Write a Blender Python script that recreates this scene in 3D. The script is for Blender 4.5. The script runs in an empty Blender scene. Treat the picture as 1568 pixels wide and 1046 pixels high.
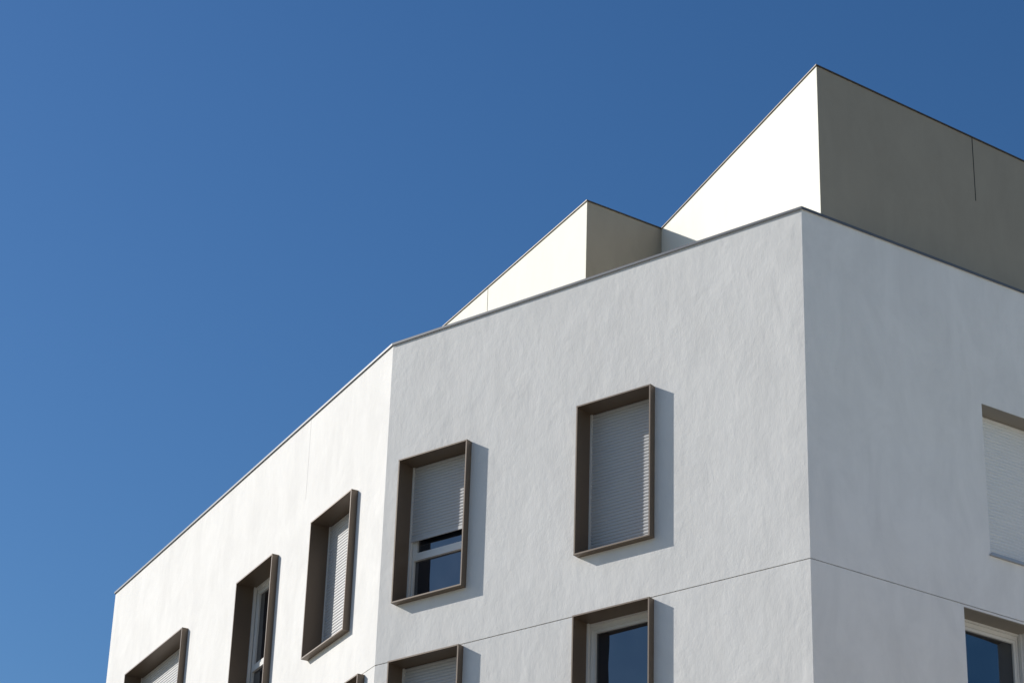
import bpy, bmesh, math, random
from mathutils import Vector, Matrix
random.seed(4)
sc=bpy.context.scene
sc.view_settings.view_transform='Standard'; sc.view_settings.look='None'; sc.view_settings.exposure=0
SUN_AZ=-71.5; SUN_EL=29.5

# ---------------------------------------------------------------- helpers
def az(a): return Vector((math.sin(a),math.cos(a),0))
def mat(name,col,rough=.8,metal=0.,ior=1.5,spec=.5):
    m=bpy.data.materials.new(name); m.use_nodes=True
    b=m.node_tree.nodes['Principled BSDF']
    b.inputs['Base Color'].default_value=(*col,1); b.inputs['Roughness'].default_value=rough
    b.inputs['Metallic'].default_value=metal; b.inputs['IOR'].default_value=ior
    b.inputs['Specular IOR Level'].default_value=spec
    return m
def N(m,t,**kw):
    n=m.node_tree.nodes.new(t)
    for k,v in kw.items(): setattr(n,k,v)
    return n
def noise(m,scale,detail=4,rough=.5,stretch=(1,1,1),dist=0):
    L=m.node_tree.links
    g=N(m,'ShaderNodeNewGeometry'); mp=N(m,'ShaderNodeMapping'); mp.inputs['Scale'].default_value=stretch
    n=N(m,'ShaderNodeTexNoise'); n.inputs['Scale'].default_value=scale; n.inputs['Detail'].default_value=detail; n.inputs['Roughness'].default_value=rough
    n.inputs['Distortion'].default_value=dist
    L.new(g.outputs['Position'],mp.inputs['Vector']); L.new(mp.outputs['Vector'],n.inputs['Vector'])
    return n.outputs['Fac']
def mathn(m,op,a,b):
    n=N(m,'ShaderNodeMath',operation=op)
    for i,v in enumerate((a,b)):
        if isinstance(v,(int,float)): n.inputs[i].default_value=v
        else: m.node_tree.links.new(v,n.inputs[i])
    return n.outputs[0]
def stucco(name,col,big=.004,mid=.0022,fine=.0007,var=.05,rough=.9,streak=.0):
    m=mat(name,col,rough,spec=.25); L=m.node_tree.links
    b=m.node_tree.nodes['Principled BSDF']
    n1=noise(m,2.9,2,.5,(1,1,.6),.35); n2=noise(m,11,3,.6,(1,1,.7)); n3=noise(m,38,2,.7)
    h=mathn(m,'ADD',mathn(m,'ADD',mathn(m,'MULTIPLY',n1,big),mathn(m,'MULTIPLY',n2,mid)),mathn(m,'MULTIPLY',n3,fine))
    bp=N(m,'ShaderNodeBump'); bp.inputs['Strength'].default_value=1; bp.inputs['Distance'].default_value=1
    L.new(h,bp.inputs['Height']); L.new(bp.outputs['Normal'],b.inputs['Normal'])
    s=noise(m,1.7,4,.7,(1,1,.5),.5)
    if streak: s=mathn(m,'ADD',mathn(m,'MULTIPLY',s,1-streak),mathn(m,'MULTIPLY',noise(m,5,3,.6,(1,1,.06)),streak))
    r=N(m,'ShaderNodeValToRGB'); e=r.color_ramp.elements
    e[0].position=.36; e[1].position=.62
    e[0].color=(*[c*(1-var) for c in col],1); e[1].color=(*[min(c*(1+var*.6),.92) for c in col],1)
    L.new(s,r.inputs['Fac']); L.new(r.outputs['Color'],b.inputs['Base Color'])
    return m
def empty(name):
    o=bpy.data.objects.new(name,None); bpy.context.collection.objects.link(o); return o
def finish(bm,name,m,parent=None):
    bmesh.ops.remove_doubles(bm,verts=bm.verts,dist=1e-5)
    bmesh.ops.recalc_face_normals(bm,faces=bm.faces)
    me=bpy.data.meshes.new(name); bm.to_mesh(me); bm.free()
    me.materials.append(m); o=bpy.data.objects.new(name,me); bpy.context.collection.objects.link(o)
    if parent: o.parent=parent
    return o
class Fr: # wall frame: u along wall, o outward offset, z
    def __init__(s,base,d,n): s.b=base; s.d=d; s.n=n
    def P(s,u,o,z): v=s.b+s.d*u+s.n*o; return Vector((v.x,v.y,z))
def quad(bm,*ps): return bm.faces.new([bm.verts.new(p) for p in ps])
def box(bm,F,u0,u1,o0,o1,z0,z1):
    v=[bm.verts.new(F.P(u,o,z)) for u in (u0,u1) for o in (o0,o1) for z in (z0,z1)]
    for f in ((0,1,3,2),(4,6,7,5),(0,4,5,1),(2,3,7,6),(0,2,6,4),(1,5,7,3)): bm.faces.new([v[i] for i in f])
def offs(poly,d): # poly counter-clockwise, +d outward
    out=[]; n=len(poly)
    for i in range(n):
        a,b,c=poly[i-1],poly[i],poly[(i+1)%n]
        e1=(b-a).normalized(); e2=(c-b).normalized()
        n1=Vector((e1.y,-e1.x,0)); n2=Vector((e2.y,-e2.x,0))
        k=d/(1+n1.dot(n2)); out.append(b+(n1+n2)*k)
    return out
def ring(bm,poly,d_out,d_in,z0,z1):
    A=offs(poly,d_out); B=offs(poly,d_in); n=len(poly)
    rows=[[bm.verts.new((p.x,p.y,z)) for p in Q] for Q,z in ((A,z0),(A,z1),(B,z1),(B,z0))]
    for i in range(n):
        j=(i+1)%n
        for k in range(4):
            bm.faces.new([rows[k][i],rows[k][j],rows[(k+1)%4][j],rows[(k+1)%4][i]])

# ---------------------------------------------------------------- materials
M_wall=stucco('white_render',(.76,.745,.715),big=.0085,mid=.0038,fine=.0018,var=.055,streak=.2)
M_wall3=stucco('white_render_side_lifted',(.87,.85,.82),big=.011,mid=.0045,fine=.002,var=.055,streak=.15)  # shaded wall F3: base colour lightened to stand in for bounced light
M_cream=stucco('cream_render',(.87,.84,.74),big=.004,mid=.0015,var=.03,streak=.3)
M_cream_shade=stucco('cream_render_shade',(.375,.333,.265),big=.004,mid=.0015,var=.05,streak=.2)  # attic sides turned from the sun: shade put into a darker base colour
M_brown=mat('bronze_metal',(.165,.122,.086),.42,.2)
M_cop=mat('grey_coping_metal',(.13,.135,.145),.45,.3)
M_copb=mat('brown_coping_metal',(.09,.07,.05),.5,.2)
M_pvc=mat('white_pvc',(.74,.73,.70),.35)
M_shut=mat('shutter_slats',(.50,.50,.50),.5)
M_shutw=mat('white_shutter_slats',(.78,.78,.77),.5)
M_glass=mat('window_glass',(.005,.008,.014),.02,0,2.2)
M_gap=mat('dark_joint',(.20,.18,.15),.95)
M_roof=mat('gravel_roof',(.3,.29,.27),.95)
M_sill=mat('sill_metal',(.42,.43,.45),.4,.3)
M_lintel=mat('taupe_lintel',(.33,.29,.24),.7)
M_seam=mat('hairline_seam',(.66,.64,.61),.9)
gb=N(M_glass,'ShaderNodeBump'); gb.inputs['Strength'].default_value=1; gb.inputs['Distance'].default_value=1
M_glass.node_tree.links.new(mathn(M_glass,'MULTIPLY',noise(M_glass,1.7,1,.5),.012),gb.inputs['Height'])
M_glass.node_tree.links.new(gb.outputs[0],M_glass.node_tree.nodes['Principled BSDF'].inputs['Normal'])

# ---------------------------------------------------------------- plan
Z0=1.6
a1,a2,a3=-.4804,-.9053,1.0091
C=Vector((3.6083,28,0)); D=C+az(a2)*6.7116; E=D+az(a1)*11.0575
G=C+az(a3)*16; Hh=E+az(a3)*14
foot=[E,D,C,G,Hh]   # counter-clockwise seen from above
ZT=16.608+Z0; ZJ=11.8084+Z0
n1=az(a1-math.pi/2); n2=az(a2-math.pi/2); n3=az(a3+math.pi/2)
F1=Fr(D,az(a1),n1); F2=Fr(C,az(a2),n2); F3=Fr(C,az(a3),n3)
bld=empty('apartment_building')
ST=2.913
T0=14.688+Z0; WH=2.10
rows=[T0-ST*k for k in range(5)]

W=[]
for k,t in enumerate(rows):
    kk=k%2
    W.append(('F2',2.235,3.405,t,['full','open'][kk] if k<2 else random.choice(['full','open','part'])))
    W.append(('F2',5.215,6.405,t,['part','full'][kk] if k<2 else random.choice(['full','open','part'])))
    if kk==0:
        L=[(.90,2.29,'full'),(3.66,5.04,'open'),(7.24,9.82,'wide')]
    else:
        L=[(.31,1.70,'open'),(3.66,5.04,'full'),(7.24,9.82,'wide')]
    for a,b,kd in L: W.append(('F1',a,b,t,kd))
    for a,b,kd in ([(2.9,4.1,'full'),(7.2,8.4,'part'),(11.3,12.5,'open')] if kk==0 else [(2.4,3.58,'open'),(6.7,7.9,'full'),(11.3,12.5,'part')]):
        W.append(('F3',a,b,t,kd))
FR={'F1':F1,'F2':F2,'F3':F3}

def panel(F,u0,u1,z0,z1,holes,name,m,parent,depth=.40):
    bm=bmesh.new()
    hs=[h for h in holes if h[3]>z0 and h[2]<z1]
    us=sorted({u0,u1,*[h[0] for h in hs],*[h[1] for h in hs]}); zs=sorted({z0,z1,*[h[2] for h in hs],*[h[3] for h in hs]})
    us=[u for u in us if u0<=u<=u1]; zs=[z for z in zs if z0<=z<=z1]
    for i in range(len(us)-1):
        for j in range(len(zs)-1):
            uc=(us[i]+us[i+1])/2; zc=(zs[j]+zs[j+1])/2
            if any(h[0]<uc<h[1] and h[2]<zc<h[3] for h in hs): continue
            quad(bm,F.P(us[i],0,zs[j]),F.P(us[i+1],0,zs[j]),F.P(us[i+1],0,zs[j+1]),F.P(us[i],0,zs[j+1]))
    for h in hs:
        a,b,c,d=h
        for p,q in (((a,c),(b,c)),((b,c),(b,d)),((b,d),(a,d)),((a,d),(a,c))):
            quad(bm,F.P(p[0],0,p[1]),F.P(q[0],0,q[1]),F.P(q[0],-depth,q[1]),F.P(p[0],-depth,p[1]))
    for z in (z0,z1): quad(bm,F.P(u0,0,z),F.P(u1,0,z),F.P(u1-.05,-.06,z),F.P(u0+.05,-.06,z))
    return finish(bm,name,m,parent)
G2=.006
for nm,L in (('F1',11.0575),('F2',6.7116),('F3',16.)):
    holes=[(a,b,t-WH,t) for f,a,b,t,k in W if f==nm]
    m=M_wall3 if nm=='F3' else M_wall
    panel(FR[nm],0,L,ZJ+G2,ZT-.02,holes,'wall_upper_'+nm,m,bld)
    panel(FR[nm],0,L,.02,ZJ-G2,holes,'wall_lower_'+nm,m,bld)
bm=bmesh.new()
for p,q in ((G,Hh),(Hh,E)):
    quad(bm,Vector((p.x,p.y,.02)),Vector((q.x,q.y,.02)),Vector((q.x,q.y,ZT-.02)),Vector((p.x,p.y,ZT-.02)))
finish(bm,'rear_walls',M_wall,bld)
bm=bmesh.new(); ring(bm,foot,-.02,-.10,ZJ-.02,ZJ+.02); finish(bm,'joint_backing',M_gap,bld)
bm=bmesh.new(); ring(bm,foot,.022,-.30,ZT-.019,ZT); ring(bm,foot,.022,.016,ZT-.034,ZT-.019)
finish(bm,'parapet_coping',M_cop,bld)
bm=bmesh.new(); ring(bm,foot,-.06,-.27,ZT-1.1,ZT-.021); finish(bm,'parapet_inner',M_wall,bld)
bm=bmesh.new(); bm.faces.new([bm.verts.new((p.x,p.y,ZT-.95)) for p in offs(foot,-.2)]); finish(bm,'terrace_deck',M_roof,bld)
bm=bmesh.new(); box(bm,F1,2.78,2.785,-.01,.0015,ZT-1.35,ZT-.04)
finish(bm,'render_seam',M_seam,bld)

# ---------------------------------------------------------------- windows
bF=bmesh.new(); bP=bmesh.new(); bG=bmesh.new(); bS=bmesh.new(); bS3=bmesh.new(); bSill=bmesh.new(); bLin=bmesh.new()
PR=.105; REC=-.23; TH=.020
def slats(bm,F,u0,u1,z0,z1,o):
    p=.046; z=z1; prof=[]
    while z-p>z0:
        for t,h in ((0,0),(.12,.007),(.5,.011),(.85,.008),(.97,0)): prof.append((z-p*t,h))
        z-=p
    prof.append((z,0)); 
    vs=[(bm.verts.new(F.P(u0,o+h,zz)),bm.verts.new(F.P(u1,o+h,zz))) for zz,h in prof]
    for a,b in zip(vs,vs[1:]): bm.faces.new([a[0],a[1],b[1],b[0]])
    box(bm,F,u0,u1,o-.006,o+.012,z-.05,z)
def win(F,u0,u1,zt,kind,framed,WH=WH):
    zb=zt-WH
    if framed:
        a,b,c,d=u0,u1,zb,zt
        box(bF,F,a,b,REC,PR,d-TH,d-.001); box(bF,F,a,b,REC,PR,c+.001,c+TH)
        box(bF,F,a+.001,a+TH,REC,PR-.001,c+TH,d-TH); box(bF,F,b-TH,b-.001,REC,PR-.001,c+TH,d-TH)
        i0,i1,zb2,zt2=a+TH,b-TH,c+TH,d-TH; wp=REC-.03
    else:
        i0,i1,zb2,zt2=u0+.001,u1-.001,zb+.02,zt-.012; wp=-.32
        box(bSill,F,u0+.001,u1-.001,-.36,.035,zb+.002,zb+.02)
        box(bSill,F,u0-.02,u1+.02,.004,.04,zb-.02,zb+.001)
        box(bLin,F,u0+.001,u1-.001,-.30,-.003,zt-.012,zt-.001)
    sh=wp+.055
    for x0,x1 in ((i0,i0+.025),(i1-.025,i1)): box(bP,F,x0,x1,wp+.03,sh+.02,zb2,zt2)
    box(bP,F,i0+.025,i1-.025,wp+.0,sh-.012,zt2-.03,zt2)
    f=.05
    def pframe(a,b,c,d,w,o0,o1):
        box(bP,F,a,b,o0,o1,d-w,d); box(bP,F,a,b,o0,o1,c,c+w)
        box(bP,F,a,a+w,o0,o1,c+w,d-w); box(bP,F,b-w,b,o0,o1,c+w,d-w)
    pframe(i0+.001,i1-.001,zb2,zt2-.03,f,wp-.05,wp+.02)
    ztr=zb2+.72
    box(bP,F,i0+f,i1-f,wp-.05,wp+.022,ztr-.035,ztr+.035)
    subs=[(i0+f,i1-f,zb2+f,ztr-.035,False),(i0+f,i1-f,ztr+.035,zt2-.03-f,True)]
    if kind=='wide':
        mid=(i0+i1)/2
        box(bP,F,mid-.045,mid+.045,wp-.05,wp+.024,zb2+f,zt2-.03-f)
        subs=[(i0+f,mid-.045,zb2+f,zt2-.03-f,True),(mid+.045,i1-f,zb2+f,zt2-.03-f,True)]
    for a,b,c,d,cas in subs:
        if cas:
            pframe(a+.002,b-.002,c+.002,d-.002,.042,wp-.04,wp+.01); a+=.042;b-=.042;c+=.042;d-=.042
        quad(bG,F.P(a-.005,wp-.02,c-.005),F.P(b+.005,wp-.02,c-.005),F.P(b+.005,wp-.02,d+.005),F.P(a-.005,wp-.02,d+.005))
    B=bS if framed else bS3
    lo={'full':.03,'part':.97,'wide':1.35}.get(kind)
    if lo: slats(B,F,i0+.026,i1-.026,zb2+lo,zt2-.001,sh-.002)
for f,a,b,t,k in W: win(FR[f],a,b,t,k,f!='F3')
def flush(parent):
    for b,n,m in ((bF,'window_surrounds',M_brown),(bP,'window_frames',M_pvc),(bG,'window_panes',M_glass),(bS,'roller_shutters',M_shut),(bS3,'roller_shutters_side',M_shutw),(bSill,'window_sills',M_sill),(bLin,'window_lintels',M_lintel)):
        if len(b.verts): finish(b,n,m,parent)
        else: b.free()
flush(bld)

# ---------------------------------------------------------------- attic storey
ZA=19.508+Z0
Pc=Vector((4.0045,29.105,0)); P=Vector((2.208,33.661,0)); Pb=Vector((1.047,32.902,0))
Pa=Vector((-3.4,41.43,0)); Rr=Vector((14.65,36.56,0)); Q=Vector((10.2,45.0,0)); Q2=Vector((5.6,47.2,0))
att=[Pa,Pb,P,Pc,Rr,Q,Q2]
zd=ZT-.95
def face(bm,p,q): quad(bm,Vector((p.x,p.y,zd)),Vector((q.x,q.y,zd)),Vector((q.x,q.y,ZA-.018)),Vector((p.x,p.y,ZA-.018)))
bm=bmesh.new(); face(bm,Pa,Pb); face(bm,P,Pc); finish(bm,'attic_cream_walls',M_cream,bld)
bm=bmesh.new(); face(bm,Pb,P); face(bm,Pc,Rr); face(bm,Rr,Q); face(bm,Q,Q2); face(bm,Q2,Pa); finish(bm,'attic_shade_walls',M_cream_shade,bld)
bm=bmesh.new(); ring(bm,att,.018,-.25,ZA-.018,ZA); finish(bm,'attic_coping',M_copb,bld)
bm=bmesh.new(); bm.faces.new([bm.verts.new((p.x,p.y,ZA-.2)) for p in att]); finish(bm,'attic_roof',M_roof,bld)
bm=bmesh.new()
d=(Pa-Pb).normalized(); Fb=Fr(Pb,d,Vector((-d.y,d.x,0)))
box(bm,Fb,3.14,3.152,-.01,.002,zd,ZA-.02)
d=(Rr-Pc).normalized(); Fc=Fr(Pc,d,Vector((d.y,-d.x,0)))
box(bm,Fc,2.93,2.945,-.01,.002,ZA-1.05,ZA-.02)
finish(bm,'attic_joints',mat('black_sealant',(.03,.03,.03),.9),bld)

# ---------------------------------------------------------------- unseen stone building, added to bounce sunlight onto wall F3
opp=empty('stone_bounce_building')
M_bounce=stucco('bounce_stone',(.66,.62,.55),big=.003,mid=.002,var=.1)
n_op=-n3; d_op=-az(a3)
B0=C+n3*14+az(a3)*24
Fo=Fr(B0,d_op,n_op)
bF=bmesh.new(); bP=bmesh.new(); bG=bmesh.new(); bS=bmesh.new(); bS3=bmesh.new(); bSill=bmesh.new(); bLin=bmesh.new()
ho=[]
for k in range(5):
    for i in range(9):
        u=1.4+i*3.1; t=3.2+k*2.9
        ho.append((u,u+1.1,t-1.7,t)); win(Fo,u,u+1.1,t,random.choice(['open','open','full']),False,1.7)
panel(Fo,0,29,.02,15.6,ho,'bounce_facade',M_bounce,opp)
flush(opp)
bm=bmesh.new()
op=[B0-n_op*0,B0+d_op*29,B0+d_op*29-n_op*9,B0-n_op*9]
for p,q in ((op[1],op[2]),(op[2],op[3]),(op[3],op[0])):
    quad(bm,Vector((p.x,p.y,.02)),Vector((q.x,q.y,.02)),Vector((q.x,q.y,15.6)),Vector((p.x,p.y,15.6)))
bm.faces.new([bm.verts.new((p.x,p.y,15.6)) for p in op])
finish(bm,'bounce_sides_and_roof',M_bounce,opp)
bm=bmesh.new(); box(bm,Fo,-.15,29.15,-.1,.25,15.604,15.85); finish(bm,'bounce_cornice',M_bounce,opp)

# ---------------------------------------------------------------- ground
def sheet(name,x0,x1,y0,y1,z,m):
    bm=bmesh.new(); quad(bm,Vector((x0,y0,z)),Vector((x1,y0,z)),Vector((x1,y1,z)),Vector((x0,y1,z))); return finish(bm,name,m)
M_ground=stucco('ground_gravel',(.22,.205,.17),.01,.004,.002,.2)
M_asph=stucco('asphalt',(.055,.055,.057),.002,.002,.002,.2)
M_pave=stucco('paving',(.26,.25,.23),.002,.001,.001,.12)
M_paint=mat('road_paint',(.8,.8,.8),.7)
sheet('ground',-1500,1500,-1500,1500,0,M_ground)
sheet('road',-400,8,6,12,.004,M_asph)
bm=bmesh.new()
W0=Fr(Vector((0,0,0)),Vector((1,0,0)),Vector((0,1,0)))
box(bm,W0,-400,8,12,24.5,-.05,.12); box(bm,W0,-400,8,-3,6,-.05,.12); finish(bm,'pavement',M_pave)
bm=bmesh.new()
for i in range(-30,1): box(bm,W0,i*6,i*6+3,8.94,9.06,.0,.008)
finish(bm,'road_marking',M_paint)

# ---------------------------------------------------------------- light
w=bpy.data.worlds.new('World'); sc.world=w; w.use_nodes=True
nt=w.node_tree; bg=nt.nodes['Background']
s=nt.nodes.new('ShaderNodeTexSky'); s.sky_type='NISHITA'; s.sun_disc=False
s.sun_elevation=math.radians(SUN_EL); s.sun_rotation=math.radians(SUN_AZ)
s.air_density=1.35; s.dust_density=.7; s.ozone_density=5.0; s.altitude=0
sclr=nt.nodes.new('ShaderNodeVectorMath'); sclr.operation='SCALE'; sclr.inputs['Scale'].default_value=.11
gm=nt.nodes.new('ShaderNodeGamma'); gm.inputs['Gamma'].default_value=1.2
s2=nt.nodes.new('ShaderNodeVectorMath'); s2.operation='SCALE'; s2.inputs['Scale'].default_value=10.6
hs=nt.nodes.new('ShaderNodeHueSaturation'); hs.inputs['Saturation'].default_value=1.13; hs.inputs['Hue'].default_value=.503
bg.inputs['Strength'].default_value=.094
nt.links.new(s.outputs[0],sclr.inputs[0]); nt.links.new(sclr.outputs[0],gm.inputs[0]); nt.links.new(gm.outputs[0],s2.inputs[0])
nt.links.new(s2.outputs[0],hs.inputs['Color']); nt.links.new(hs.outputs[0],bg.inputs[0])
sd=bpy.data.lights.new('sun','SUN'); sd.energy=4.9; sd.angle=math.radians(.5); sd.color=(1,.955,.89)
so=bpy.data.objects.new('sun',sd); bpy.context.collection.objects.link(so)
v=az(math.radians(SUN_AZ))*math.cos(math.radians(SUN_EL))+Vector((0,0,math.sin(math.radians(SUN_EL))))
so.rotation_euler=v.to_track_quat('Z','Y').to_euler(); so.location=(-20,10,40)

# ---------------------------------------------------------------- camera
pitch,roll=.4793,.0336
fw=Vector((0,math.cos(pitch),math.sin(pitch))); r=Vector((1,0,0)); u=r.cross(fw)
R=r*math.cos(roll)+u*math.sin(roll); U=-r*math.sin(roll)+u*math.cos(roll)
cd=bpy.data.cameras.new('camera'); cam=bpy.data.objects.new('camera',cd); bpy.context.collection.objects.link(cam)
cam.matrix_world=Matrix(((R.x,U.x,-fw.x,0),(R.y,U.y,-fw.y,0),(R.z,U.z,-fw.z,Z0),(0,0,0,1)))
cd.sensor_width=36; cd.lens=36*3926.5/1568; cd.clip_end=5000; cd.clip_start=.1
sc.camera=cam
